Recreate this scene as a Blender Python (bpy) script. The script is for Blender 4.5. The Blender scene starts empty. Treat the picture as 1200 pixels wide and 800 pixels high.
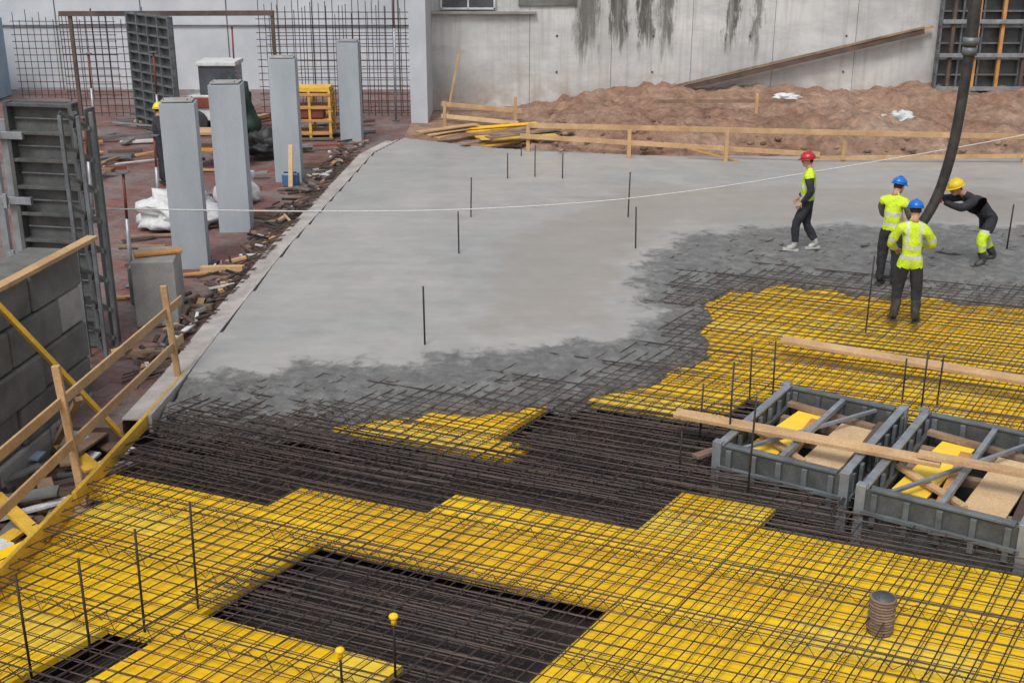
import bpy, math, random
import numpy as np
from mathutils import Vector, Matrix, noise
random.seed(7); np.random.seed(7)
scene=bpy.context.scene
R=math.radians

# ------------------------------------------------------------------ materials
def newmat(name):
    m=bpy.data.materials.new(name); m.use_nodes=True
    nt=m.node_tree; b=nt.nodes["Principled BSDF"]
    return m,nt,b
def N(nt,t,**kw):
    n=nt.nodes.new(t)
    for k,v in kw.items(): setattr(n,k,v)
    return n
def ramp(nt,fac,stops):
    r=N(nt,"ShaderNodeValToRGB"); e=r.color_ramp.elements
    while len(e)<len(stops): e.new(0.5)
    for i,(p,c) in enumerate(stops):
        e[i].position=p; e[i].color=(c,c,c,1) if isinstance(c,(int,float)) else (*c,1)
    nt.links.new(fac,r.inputs[0]); return r.outputs[0]
def mixc(nt,fac,a,b,mode='MIX'):
    x=N(nt,"ShaderNodeMix",data_type='RGBA',blend_type=mode)
    for sock,val in ((x.inputs[0],fac),(x.inputs[6],a),(x.inputs[7],b)):
        if isinstance(val,(int,float)): sock.default_value=val
        elif isinstance(val,tuple): sock.default_value=(*val,1)
        else: nt.links.new(val,sock)
    return x.outputs[2]
def pos(nt,scale=(1,1,1),rot=(0,0,0)):
    g=N(nt,"ShaderNodeNewGeometry"); mp=N(nt,"ShaderNodeMapping")
    mp.inputs['Scale'].default_value=scale; mp.inputs['Rotation'].default_value=rot
    nt.links.new(g.outputs['Position'],mp.inputs[0]); return mp.outputs[0]
def noi(nt,vec,scale,detail=5,rough=.6,dist=0):
    n=N(nt,"ShaderNodeTexNoise"); n.inputs['Scale'].default_value=scale
    n.inputs['Detail'].default_value=detail; n.inputs['Roughness'].default_value=rough
    n.inputs['Distortion'].default_value=dist
    nt.links.new(vec,n.inputs['Vector']); return n.outputs[0]
def math_(nt,op,a,b=None):
    n=N(nt,"ShaderNodeMath",operation=op)
    for s,v in ((n.inputs[0],a),(n.inputs[1],b)):
        if v is None: continue
        if isinstance(v,(int,float)): s.default_value=v
        else: nt.links.new(v,s)
    return n.outputs[0]
def mrange(nt,v,a,b,c=0,d=1):
    n=N(nt,"ShaderNodeMapRange"); nt.links.new(v,n.inputs[0])
    for i,x in zip((1,2,3,4),(a,b,c,d)): n.inputs[i].default_value=x
    return n.outputs[0]
def bump(nt,b,h,strength=.3,dist=.02):
    bp=N(nt,"ShaderNodeBump"); bp.inputs['Strength'].default_value=strength; bp.inputs['Distance'].default_value=dist
    nt.links.new(h,bp.inputs['Height']); nt.links.new(bp.outputs[0],b.inputs['Normal'])
def pm(name,c1,c2=None,scale=4,rough=.75,metal=0,bs=.2,bd=.01,stretch=(1,1,1),lo=.35,hi=.65,fine=40,fa=1.0):
    if c2 is None: c2=tuple(x*.7 for x in c1)
    m,nt,b=newmat(name); v=pos(nt,stretch)
    n1=noi(nt,v,scale); n2=noi(nt,v,fine,3)
    col=ramp(nt,n1,[(lo,c1),(hi,c2)])
    col=mixc(nt,1.0,col,ramp(nt,n2,[(.3,1-.22*fa),(.7,1+.12*fa)]),'MULTIPLY')
    nt.links.new(col,b.inputs['Base Color']); b.inputs['Roughness'].default_value=rough; b.inputs['Metallic'].default_value=metal
    if bs: bump(nt,b,n2,bs,bd)
    return m
M={}
for i,(k) in enumerate([(.95,.585,.006),(.97,.62,.008),(.90,.53,.006),(.95,.66,.05)]):
    m,nt,b=newmat("yellow_formwork_%d"%i); v=pos(nt)
    base=mixc(nt,ramp(nt,noi(nt,v,1.3,6,.65),[(.45,0.0),(.8,.55)]),k,(k[0]*.76,k[1]*.62,k[2]))
    base=mixc(nt,ramp(nt,noi(nt,v,.8,7,.7,.5),[(.60,0.0),(.72,.55)]),base,(.70,.30,.03))
    base=mixc(nt,ramp(nt,noi(nt,v,4,8,.7,.6),[(.60,0.0),(.74,.5)]),base,(.40,.32,.18))
    base=mixc(nt,ramp(nt,noi(nt,v,60,3),[(.64,0.0),(.72,.35)]),base,(.25,.16,.05))
    nt.links.new(base,b.inputs['Base Color']); b.inputs['Roughness'].default_value=.45
    bump(nt,b,noi(nt,v,8,5),.15,.01); M['y%d'%i]=m
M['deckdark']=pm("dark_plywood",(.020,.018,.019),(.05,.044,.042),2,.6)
M['rebar']=pm("rebar_steel",(.046,.034,.030),(.085,.056,.044),3,.6,.4,0)
M['rebardk']=pm("rebar_steel_dark",(.030,.024,.024),(.058,.042,.038),3,.6,.4,0)
M['wood']=pm("pine_timber",(.58,.38,.20),(.42,.26,.13),2.2,.75,0,.3,.004)
M['wood2']=pm("weathered_timber",(.32,.22,.14),(.17,.11,.08),2.2,.8,0,.3,.004)
M['woodpale']=pm("plywood_pale",(.72,.52,.30),(.56,.39,.22),1.5,.7,0,.1,.003)
M['woodor']=pm("orange_timber",(.58,.30,.10),(.42,.20,.07),2.2,.7,0,.3,.004)
M['wooddk']=pm("dark_timber",(.07,.05,.042),(.14,.095,.075),2,.8)
M['ybar']=pm("yellow_painted_timber",(.80,.50,.06),(.60,.36,.05),3,.55)
M['gal']=pm("galvanised_steel",(.38,.41,.44),(.25,.27,.29),5,.45,.5,.1,fa=.5)
M['steeldk']=pm("formwork_steel_dark",(.075,.083,.083),(.13,.135,.13),4,.55,.3,.15)
M['steelmd']=pm("formwork_steel",(.18,.20,.21),(.10,.11,.12),4,.5,.3,.15,fa=.6)
M['col']=pm("column_concrete",(.38,.42,.455),(.29,.325,.35),1.1,.7,0,.08,.004,(1,1,.3),fa=.25)
M['block']=pm("block_concrete",(.19,.19,.18),(.10,.10,.097),1.8,.85,0,.4,.015,fa=.5)
M['blockl']=pm("block_concrete_light",(.38,.37,.35),(.24,.235,.225),1.8,.85,0,.4,.015,fa=.5)
M['strip']=pm("edge_strip_board",(.46,.43,.41),(.30,.27,.25),2.5,.8,0,.3,.01,fa=.6)
M['white']=pm("white_sheet",(.70,.71,.71),(.50,.51,.52),3,.6,0,.3,.02)
M['blue']=pm("blue_paint",(.05,.13,.30),(.08,.18,.34),3,.5)
M['bluelt']=pm("pale_blue_steel",(.22,.34,.46),(.32,.42,.50),1.5,.6)
M['green']=pm("green_tarp",(.03,.07,.05),(.015,.03,.03),4,.6,0,.5,.03)
M['black']=pm("black_rubber",(.02,.02,.022),(.04,.04,.042),6,.6)
M['orange']=pm("orange_paint",(.65,.20,.02),(.5,.15,.02),5,.5)
M['redbr']=pm("red_brown_paint",(.22,.05,.03),(.15,.04,.03),5,.6)
M['glass']=pm("dark_glass",(.05,.06,.07),(.09,.10,.12),2,.15,0,0)
M['pipe']=pm("pump_hose_rubber",(.022,.022,.024),(.06,.055,.05),6,.55,.1)
M['rope']=pm("white_rope",(.68,.68,.66),(.6,.6,.58),20,.8)
M['hivis']=pm("hi_vis_yellow",(.66,.88,.03),(.50,.70,.025),7,.7,0,.6,.03)
M['silver']=pm("reflective_tape",(.60,.62,.63),(.5,.52,.53),20,.35)
M['navy']=pm("dark_cloth",(.016,.018,.026),(.034,.036,.044),7,.85,0,.6,.03)
M['grey']=pm("grey_cloth",(.15,.16,.17),(.10,.11,.12),9,.85,0,.5,.02)
M['boot']=pm("rubber_boot",(.025,.025,.024),(.07,.07,.065),9,.5)
M['shoe']=pm("pale_shoe",(.5,.5,.48),(.35,.35,.33),9,.6)
M['skin']=pm("skin",(.50,.28,.19),(.46,.25,.17),20,.55,0,0)
M['lip']=pm("lips",(.35,.13,.10),None,20,.5,0,0)
M['hair']=pm("hair",(.03,.02,.015),None,30,.7)
M['eye']=pm("eye_dark",(.02,.02,.02),None,30,.3,0,0)
M['hred']=pm("helmet_red",(.45,.02,.03),(.40,.02,.03),5,.3,0,0,fa=.2)
M['hblue']=pm("helmet_blue",(.01,.16,.60),(.01,.13,.5),5,.3,0,0,fa=.2)
M['hyel']=pm("helmet_yellow",(.85,.62,.02),(.8,.55,.02),5,.3,0,0,fa=.2)
M['glred']=pm("red_glove",(.45,.05,.05),(.35,.05,.05),20,.8)

# fresh concrete
m,nt,b=newmat("fresh_concrete"); v=pos(nt)
at=N(nt,"ShaderNodeAttribute",attribute_name="wet")
sep=N(nt,"ShaderNodeSeparateColor"); nt.links.new(at.outputs['Color'],sep.inputs[0])
sm_=ramp(nt,noi(nt,v,.28,5,.6,.8),[(.35,(.315,.318,.31)),(.65,(.375,.36,.34))])
sm_=mixc(nt,1.0,sm_,ramp(nt,noi(nt,v,2.2,7,.65,.5),[(.3,.88),(.7,1.07)]),'MULTIPLY')
sm_=mixc(nt,1.0,sm_,ramp(nt,noi(nt,pos(nt,(.35,2.2,1),(0,0,R(25))),1.5,5,.6),[(.35,.93),(.65,1.03)]),'MULTIPLY')
rg=ramp(nt,noi(nt,v,4.5,9,.78,.5),[(.32,(.10,.102,.10)),(.5,(.19,.19,.185)),(.68,(.30,.30,.29))])
fac=math_(nt,'ADD',sep.outputs[0],mrange(nt,noi(nt,v,6,7,.75),.3,.7,-.38,.38))
fac=ramp(nt,fac,[(.3,0.0),(.72,1.0)])
col=mixc(nt,fac,rg,sm_)
col=mixc(nt,sep.outputs[1],col,(.27,.235,.20))
nt.links.new(col,b.inputs['Base Color'])
rr=ramp(nt,noi(nt,v,1.0,4),[(.35,.30),(.65,.52)]); nt.links.new(rr,b.inputs['Roughness'])
hh=mixc(nt,fac,noi(nt,v,13,9,.8),(.5,.5,.5))
bump(nt,b,hh,1.0,.05); M['conc']=m

# old wall concrete with streaks
m,nt,b=newmat("stained_wall_concrete"); v=pos(nt)
base=ramp(nt,noi(nt,v,.45,7,.65,.6),[(.3,(.40,.41,.41)),(.5,(.53,.535,.53)),(.72,(.66,.66,.65))])
base=mixc(nt,ramp(nt,noi(nt,pos(nt,(.5,1,1.6)),.9,7,.7),[(.48,0.0),(.66,.6)]),base,(.36,.365,.36))
g=N(nt,"ShaderNodeNewGeometry"); sx=N(nt,"ShaderNodeSeparateXYZ"); nt.links.new(g.outputs['Position'],sx.inputs[0])
xn=math_(nt,'ADD',sx.outputs[0],mrange(nt,noi(nt,pos(nt,(2.5,1,.5)),2.2,6,.75),.3,.7,-.22,.22))
xf=mrange(nt,xn,1.0,9.0)
S_=[(.10,0.),(.14,.9),(.20,.9),(.22,.15),(.25,.1),(.265,1.),(.31,1.),(.33,.1),(.355,.1),(.37,1.),(.41,1.),(.43,.05),(.46,.9),(.49,.9),(.51,0.),(.70,0.),(.715,1.),(.74,1.),(.755,0.),(.80,.0),(.815,.8),(.83,.8),(.85,0.)]
bands=ramp(nt,xf,S_)
zn=math_(nt,'ADD',sx.outputs[2],mrange(nt,noi(nt,pos(nt,(3,1,.3)),1.6,4,.7),.3,.7,-.7,.7))
zf=mrange(nt,zn,1.7,2.4)
stn=math_(nt,'MULTIPLY',bands,zf); stn=math_(nt,'MULTIPLY',stn,ramp(nt,noi(nt,pos(nt,(4,1,.8)),3,6,.7),[(.25,.7),(.5,1.0)]))
base=mixc(nt,stn,base,(.085,.09,.078))
fs=ramp(nt,noi(nt,pos(nt,(3,1,.12)),2.0,6,.7),[(.48,0.0),(.68,.5)])
base=mixc(nt,fs,base,(.33,.325,.31))
mm=math_(nt,'MULTIPLY',mrange(nt,sx.outputs[2],1.5,.3),ramp(nt,noi(nt,v,1.5,6),[(.38,0.0),(.6,.7)]))
base=mixc(nt,mm,base,(.33,.25,.19))
base=mixc(nt,ramp(nt,noi(nt,v,3.0,9,.8),[(.6,0.0),(.72,.5)]),base,(.26,.25,.24))
nt.links.new(base,b.inputs['Base Color']); b.inputs['Roughness'].default_value=.85
bump(nt,b,noi(nt,v,7,8,.7),.4,.03); M['wall']=m
M['wallfar']=pm("pale_render_wall",(.56,.59,.63),(.44,.47,.51),.6,.85,0,.1,fa=.4)

# soil
m,nt,b=newmat("brown_soil"); v=pos(nt)
c=ramp(nt,noi(nt,v,.5,8,.7,.5),[(.3,(.27,.145,.095)),(.46,(.42,.25,.17)),(.6,(.52,.35,.25)),(.75,(.62,.48,.37))])
c=mixc(nt,1.0,c,ramp(nt,noi(nt,v,2.4,9,.8),[(.36,.5),(.6,1.15)]),'MULTIPLY')
nt.links.new(c,b.inputs['Base Color']); b.inputs['Roughness'].default_value=.95
bump(nt,b,noi(nt,v,2.6,9,.78),1,.22); M['soil']=m
m,nt,b=newmat("dirty_deck_boards"); v=pos(nt,(1,1,1),(0,0,R(20)))
br=N(nt,"ShaderNodeTexBrick"); nt.links.new(v,br.inputs['Vector']); br.inputs['Scale'].default_value=1
br.inputs['Brick Width'].default_value=2.5; br.inputs['Row Height'].default_value=.5; br.inputs['Mortar Size'].default_value=.012
br.inputs['Color1'].default_value=(.22,.085,.068,1); br.inputs['Color2'].default_value=(.14,.065,.054,1); br.inputs['Mortar'].default_value=(.03,.02,.02,1)
c=mixc(nt,ramp(nt,noi(nt,v,.7,7,.7,.6),[(.42,0.0),(.62,.85)]),br.outputs[0],(.20,.18,.17))
c=mixc(nt,ramp(nt,noi(nt,v,2.3,7,.7,.3),[(.55,0.0),(.68,.8)]),c,(.07,.05,.045))
c=mixc(nt,1.0,c,ramp(nt,noi(nt,v,9,6,.7),[(.3,.7),(.7,1.2)]),'MULTIPLY')
nt.links.new(c,b.inputs['Base Color']); b.inputs['Roughness'].default_value=.6
bump(nt,b,noi(nt,v,12,6),.4,.02); M['reddeck']=m

# ------------------------------------------------------------------ mesh builder
class MB:
    def __init__(s): s.v=[];s.f=[];s.mi=[];s.mats=[];s.sm=[]
    def m(s,k):
        if k not in s.mats: s.mats.append(k)
        return s.mats.index(k)
    def add(s,vs,fs,k,smooth=False):
        o=len(s.v); s.v+= [tuple(x) for x in vs]; i=s.m(k)
        for f in fs: s.f.append(tuple(a+o for a in f)); s.mi.append(i); s.sm.append(smooth)
    def beam(s,p0,p1,w,h,k,up=(0,0,1),roll=0):
        p0=Vector(p0);p1=Vector(p1);d=(p1-p0).normalized();u=Vector(up)
        if abs(d.dot(u))>.98: u=Vector((0,1,0))
        x=d.cross(u).normalized(); z=x.cross(d).normalized()
        if roll:
            q=Matrix.Rotation(roll,3,d); x=q@x; z=q@z
        x*=w/2; z*=h/2
        vs=[p0-x-z,p0+x-z,p0+x+z,p0-x+z,p1-x-z,p1+x-z,p1+x+z,p1-x+z]
        s.add(vs,[(3,2,1,0),(4,5,6,7),(0,1,5,4),(1,2,6,5),(2,3,7,6),(3,0,4,7)],k)
    def box(s,c,size,k,rz=0,mat=None):
        sx,sy,sz=[q/2 for q in size]; r=Matrix.Rotation(rz,3,'Z') if mat is None else mat
        vs=[Vector(c)+r@Vector((a*sx,b_*sy,d*sz)) for d in(-1,1) for a,b_ in((-1,-1),(1,-1),(1,1),(-1,1))]
        s.add(vs,[(3,2,1,0),(4,5,6,7),(0,1,5,4),(1,2,6,5),(2,3,7,6),(3,0,4,7)],k)
    def tube(s,pts,r,k,n=6,smooth=True,cap=True):
        pts=[Vector(p) for p in pts]; rs=r if isinstance(r,(list,tuple)) else [r]*len(pts)
        vs=[];fs=[]; ref=None
        for i,p in enumerate(pts):
            d=(pts[min(i+1,len(pts)-1)]-pts[max(i-1,0)]).normalized()
            if ref is None:
                ref=Vector((0,0,1)) if abs(d.z)<.9 else Vector((1,0,0))
            x=d.cross(ref).normalized(); y=x.cross(d).normalized(); ref=y
            for j in range(n):
                a=2*math.pi*j/n; vs.append(p+(x*math.cos(a)+y*math.sin(a))*rs[i])
        for i in range(len(pts)-1):
            for j in range(n):
                fs.append((i*n+j,i*n+(j+1)%n,(i+1)*n+(j+1)%n,(i+1)*n+j))
        if cap: fs.append(tuple(range(n))[::-1]); fs.append(tuple((len(pts)-1)*n+j for j in range(n)))
        s.add(vs,fs,k,smooth)
    def sphere(s,c,r,k,n=12,m_=8,mat=None,zmin=None):
        vs=[];fs=[]; r=(r,r,r) if isinstance(r,(int,float)) else r; q=mat or Matrix.Identity(3)
        for i in range(m_+1):
            th=math.pi*i/m_
            for j in range(n):
                a=2*math.pi*j/n; z=math.cos(th)
                if zmin is not None: z=max(z,zmin)
                vs.append(Vector(c)+q@Vector((r[0]*math.sin(th)*math.cos(a),r[1]*math.sin(th)*math.sin(a),r[2]*z)))
        for i in range(m_):
            for j in range(n): fs.append((i*n+j,(i+1)*n+j,(i+1)*n+(j+1)%n,i*n+(j+1)%n))
        s.add(vs,fs,k,True)
    def build(s,name,bevel=0,parent=None):
        me=bpy.data.meshes.new(name); me.from_pydata(s.v,[],s.f)
        for k in s.mats: me.materials.append(M[k])
        me.polygons.foreach_set('material_index',s.mi); me.polygons.foreach_set('use_smooth',s.sm)
        me.update(); o=bpy.data.objects.new(name,me); scene.collection.objects.link(o)
        if bevel:
            b=o.modifiers.new("b",'BEVEL'); b.width=bevel; b.segments=2; b.limit_method='ANGLE'
        if parent: o.parent=parent
        return o

def sdpoly(P,poly):
    poly=np.array(poly,float); n=len(poly); d=np.full(len(P),1e9); ins=np.zeros(len(P),bool)
    for i in range(n):
        a=poly[i];b_=poly[(i+1)%n]; e=b_-a; w=P-a
        t=np.clip((w@e)/(e@e),0,1); q=w-t[:,None]*e; d=np.minimum(d,np.hypot(q[:,0],q[:,1]))
        c=((a[1]<=P[:,1])!=(b_[1]<=P[:,1])); 
        with np.errstate(divide='ignore',invalid='ignore'):
            xi=a[0]+(P[:,1]-a[1])*(e[0])/(e[1] if e[1]!=0 else 1e-9)
        ins^=(c&(P[:,0]<xi))
    return np.where(ins,d,-d)
def ss(x,a,b):
    t=np.clip((x-a)/(b-a),0,1); return t*t*(3-2*t)
def nz(P,s,oct=3,seed=0.0):
    return np.array([noise.fractal((float(p[0])*s+seed,float(p[1])*s,seed),1.0,2.0,oct) for p in P])

# ------------------------------------------------------------------ ground
b=MB(); b.add([(-300,-60,-.42),(300,-60,-.42),(300,500,-.42),(-300,500,-.42)],[(0,1,2,3)],'soil'); b.build("ground")
b=MB(); b.add([(-24,13.2,-.02),(-4.7,13.2,-.02),(-4.0,28.5,-.02),(-2.7,29.0,-.02),(-2.4,38.2,-.02),(-2.4,45,-.02),(-24,45,-.02)],[(0,1,2,3,4,5,6)],'reddeck')
b.add([(-24,13.2,-.02),(-4.7,13.2,-.02),(-4.7,13.2,-.4),(-24,13.2,-.4)],[(3,2,1,0)],'wooddk')
b.add([(-4.7,13.2,-.02),(-4.0,28.5,-.02),(-4.0,28.5,-.4),(-4.7,13.2,-.4)],[(3,2,1,0)],'wooddk'); b.build("wooden_work_deck")

# ------------------------------------------------------------------ formwork deck
e1=np.array([math.cos(R(-22.5)),math.sin(R(-22.5))]); e2=np.array([math.cos(R(56)),math.sin(R(56))])
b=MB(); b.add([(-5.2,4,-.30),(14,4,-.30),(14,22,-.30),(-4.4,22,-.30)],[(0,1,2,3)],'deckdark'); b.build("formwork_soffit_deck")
Y1=[(-2.1,13.15),(-2.3,15),(.9,15.2),(.55,13.64),(-.19,12.33)]
Y2=[(.86,13.9),(.9,16),(2.4,19.8),(13,20),(13,9.5),(7.2,12.2),(5.3,12.9),(3.3,13.9),(1.98,13.4)]
Y3=[(-4.35,11.85),(-2.61,11.33),(-2.42,11.78),(-.71,11.14),(-.43,11.57),(1.18,10.89),(1.57,11.31),(4.81,9.87),(8,8.6),(8,4),(-6,4),(-5.3,9.0),(-4.75,9.9)]
BL=[(x,y+.14) for x,y in [(-2.13,10.11),(.59,8.96),(-1.2,6.2),(-2,6.5),(-.75,8.13),(-2.19,8.80),(-2.79,8.74),(-4.3,6.8),(-5,7),(-3.68,8.08)]]
def shaft(c,L,W):
    c=np.array(c); a=np.array([.839,-.545]); d=np.array([.545,.839])
    return c,a,d,L,W
SH=[shaft((3.37,12.25),2.0,1.36),shaft((4.76,11.28),2.25,1.5)]
def shpoly(s,g=.0):
    c,a,d,L,W=s
    return [tuple(c+a*x*(W/2+g)+d*y*(L/2+g)) for x,y in((-1,-1),(1,-1),(1,1),(-1,1))]
cs=.5
cells=np.array([(i,j) for i in range(-34,30) for j in range(-6,46)])
cc=(cells[:,0:1]+.5)*cs*e1+(cells[:,1:2]+.5)*cs*e2
def isyel(P): return (sdpoly(P,Y1)>0)|(sdpoly(P,Y2)>0)|((sdpoly(P,Y3)>0)&(sdpoly(P,BL)<0))
inY=isyel(cc)
for s in SH: inY&=sdpoly(cc,shpoly(s,.12))<0
b=MB()
for (i,j),ok in zip(cells.tolist(),inY.tolist()):
    if not ok: continue
    g=.004
    z=.0+random.uniform(-.003,.003); q=[]
    for (x,y) in((i*cs+g,j*cs+g),((i+1)*cs-g,j*cs+g),((i+1)*cs-g,(j+1)*cs-g),(i*cs+g,(j+1)*cs-g)):
        p=x*e1+y*e2; q.append((p[0],p[1]))
    vs=[(x,y,z) for x,y in q]+[(x,y,z-.06) for x,y in q]
    r=random.Random(int((i//3)*91+j*7)).random()
    k='y%d'%(0 if r<.4 else 1 if r<.75 else 2 if r<.88 else 3)
    b.add(vs,[(0,1,2,3),(4,5,1,0),(5,6,2,1),(6,7,3,2),(7,4,0,3)],k)
b.build("yellow_formwork_panels")

# ------------------------------------------------------------------ concrete slab
pe=[(-4.25,13.0),(-4.17,14.36),(-4.14,16.04),(-4.0,20.7),(-3.72,25.3),(-3.46,29.74),(-3.0,31.6)]
FR=[(-4.2,13.1),(-3.02,12.94),(-2.04,13.14),(-.83,13.46),(.42,13.73),(1.07,13.96),(1.90,14.61),(2.78,15.6),(2.82,17.03),(3.23,18.43),(4.24,19.01),(5.53,18.52),(6.8,18.2),(8.03,17.88),(19,16.2)]
WP=FR+[(19,28.9),(3.3,29.4),(-.42,30.4),(-2.9,31.9)]+pe[-2:0:-1]
WF=[(-8,12.8)]+FR+[(26,15.5),(26,40),(-8,40)]
SP=[(-6.6,14.2),(-3.36,14.67),(-2.32,15.26),(-1.38,15.05),(-.47,15.5),(.48,15.67),(1.39,15.96),(1.83,16.81),(1.73,18.57),(2.06,19.85),(3.04,21.81),(4.94,22.48),(9.87,22.48),(20,22.5),(20,35),(-6.6,35)]
dx=.06
xs=np.arange(-4.4,19,dx); ys=np.arange(12.3,32,dx); nx,ny=len(xs),len(ys)
X,Y=np.meshgrid(xs,ys); P=np.stack([X.ravel(),Y.ravel()],1)
dW=sdpoly(P,WP); dF=sdpoly(P,WF)+.12; dS=sdpoly(P,SP)
idx=np.where(dW>-.5)[0]
nA=np.zeros(len(P)); nB=np.zeros(len(P))
nA[idx]=nz(P[idx],1.6,4,3.1); nB[idx]=nz(P[idx],5.0,5,9.2)
dFn=dF+.28*nA+.08*nB
smh=ss(dS+.35*nA,-.75,.1); smc=ss(dS+.4*nA,-.75,.25)
zr=.130+.062*ss(dFn,.15,1.3)+.042*nB+.02*nA
z=zr*(1-smh)+(.218+.003*nA)*smh
low=ss(dFn,-.02,.35); z=z*low-(1-low)*.06
fo=(dFn>-.06)&(dW>np.where(dF<.6,-.5,-.03))&(P[:,0]>np.interp(P[:,1],[p[1] for p in pe],[p[0] for p in pe])-.02)
vid=-np.ones(len(P),int)
F=fo.reshape(ny,nx)
fm=F[:-1,:-1]&F[1:,:-1]&F[:-1,1:]&F[1:,1:]
jj,ii=np.where(fm)
a0=jj*nx+ii; quads=np.stack([a0,a0+1,a0+nx+1,a0+nx],1)
used=np.unique(quads); vid[used]=np.arange(len(used)); quads=vid[quads]
me=bpy.data.meshes.new("concrete_slab"); me.from_pydata(np.stack([P[used,0],P[used,1],z[used]],1).tolist(),[],quads.tolist())
me.materials.append(M['conc']); me.polygons.foreach_set('use_smooth',[True]*len(me.polygons))
ca=me.color_attributes.new("wet",'FLOAT_COLOR','POINT')
warm=ss(sdpoly(P[used],[(-.6,16.0),(1.4,16.2),(1.75,18.4),(2.1,20),(3.1,22.2),(12,22.6),(12,25.5),(2.5,26),(-.4,21)])+.5*nA[used],-.2,.5)*.5*smc[used]
colr=np.stack([smc[used],warm,np.zeros(len(used)),np.ones(len(used))],1).astype(np.float32)
ca.data.foreach_set('color',colr.ravel()); me.update()
o=bpy.data.objects.new("concrete_slab",me); scene.collection.objects.link(o)

b=MB()
for p,q in zip(pe[:-1],pe[1:]):
    b.beam((p[0]-.03,p[1],.115),(q[0]-.03,q[1],.115),.05,.23,'strip')
    b.beam((p[0]-.21,p[1],.17),(q[0]-.21,q[1],.17),.30,.03,'strip')
    b.beam((p[0]-.38,p[1],.06),(q[0]-.38,q[1],.06),.04,.16,'wood2')
b.build("slab_edge_formwork",.004)

# ------------------------------------------------------------------ rebar
REG=[(-4.5,11.5),(-4.15,13.6),(-4.1,16.5),(2.6,21.0),(4,23.0),(14,23.0),(14,4.5),(-5.6,4.5),(-4.9,9.6)]
def bars(b,direction,spacing,z,r,wob=.012,jit=.012,region=REG,holes=True,extra=None,seed=1,shift=0.0,k_='rebar'):
    rnd=random.Random(seed)
    d=np.array(direction); nrm=np.array([-d[1],d[0]])
    cN=np.array(region); lo=(cN@nrm).min(); hi=(cN@nrm).max(); l0=(cN@d).min(); l1=(cN@d).max()
    k=lo
    while k<hi:
        k+=spacing
        off=rnd.uniform(-jit,jit)+shift; sl=rnd.uniform(-.004,.004); ph=rnd.uniform(0,50)
        t=np.arange(l0-.3,l1+.3,.3)+rnd.uniform(-.1,.1)
        pts=np.outer(t,d)+np.outer(np.full(len(t),k+off)+sl*(t-t.mean()),nrm)
        ins=sdpoly(pts,region)>0
        if holes:
            for s in SH: ins&=sdpoly(pts,shpoly(s,.02))<0
        if extra is not None: ins&=extra(pts)
        run=[]
        for i in range(len(t)+1):
            if i<len(t) and ins[i]:
                w=wob*math.sin(t[i]*1.3+ph)+random.uniform(-.003,.003)
                run.append((pts[i,0]+nrm[0]*w,pts[i,1]+nrm[1]*w,z+.008*math.sin(t[i]*.9+ph*2)+random.uniform(-.004,.004)))
            else:
                if len(run)>2: b.tube(run,r,k_,4,False,True)
                run=[]
def nd(p): return ~isyel(p)
b=MB()
bars(b,e1,.155,.045,.0048,seed=11); bars(b,e2,.155,.056,.0048,seed=12)
b.build("lower_rebar_mat")
b=MB()
bars(b,e1,.155,.150,.0064,seed=11,shift=.014); bars(b,e2,.155,.164,.0064,seed=12,shift=.010)
b.build("upper_rebar_mat")
b=MB()
bars(b,e1,.085,-.12,.010,extra=nd,seed=3,k_='rebardk'); bars(b,e2,.11,-.02,.008,extra=nd,seed=4,k_='rebardk'); bars(b,e1,.10,.12,.009,.02,.03,extra=nd,seed=5,k_='rebardk'); bars(b,e1,.155,.165,.008,.02,.03,extra=nd,seed=6)
bars(b,e2,.31,.172,.0075,.02,.04,extra=nd,seed=8)
b.build("beam_rebar_cage")
b=MB(); d=e1; nrm=np.array([-d[1],d[0]]); cN=np.array(REG); lo=(cN@nrm).min(); hi=(cN@nrm).max(); l0=(cN@d).min(); l1=(cN@d).max(); k=lo+.2
while k<hi:
    k+=.93; t=np.arange(l0,l1,.1)
    pts=np.outer(t,d)+np.outer(np.full(len(t),k),nrm); ins=(sdpoly(pts,REG)>0)
    for s in SH: ins&=sdpoly(pts,shpoly(s,.05))<0
    run=[];top=[]
    for i in range(len(t)+1):
        if i<len(t) and ins[i]:
            zz_=.145 if i%2 else .03; sd=.04*(1 if (i//2)%2 else -1)*(0 if i%2 else 1)
            run.append((pts[i,0]+nrm[0]*sd,pts[i,1]+nrm[1]*sd,zz_)); 
            if i%4==0: top.append((pts[i,0],pts[i,1],.180))
        else:
            if len(run)>3: b.tube(run,.005,'rebar',3,False,False)
            if len(top)>2: b.tube(top,.009,'rebardk',4,False,False)
            run=[];top=[]
b.build("rebar_lattice_spacer")
def starter(x,y,h,z0=0,r=.011,lean=.03,k='rebardk',cap=None):
    b=MB(); a=random.uniform(0,6.28); lx,ly=math.cos(a)*lean*h,math.sin(a)*lean*h
    b.tube([(x,y,z0-.1),(x+lx*.5,y+ly*.5,z0+h*.5),(x+lx,y+ly,z0+h)],r,k,6)
    if cap:
        b.sphere((x+lx,y+ly,z0+h),(.04,.04,.028),cap,10,6); b.tube([(x+lx,y+ly,z0+h-.07),(x+lx,y+ly,z0+h)],.022,cap,8)
    b.build("starter_bar")
for x,y,h in [(-1.20,15.5,.86),(-.93,20.24,.76),(-.81,22.96,.8),(2.28,22.96,.9),(2.2,20.59,.77),(-.1,26.63,.58),(.23,29.3,.36),(.52,26.82,.74),(1.14,26.63,.58),(8.85,20.7,.78)]:
    starter(x,y,h,.2,.014)
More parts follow.
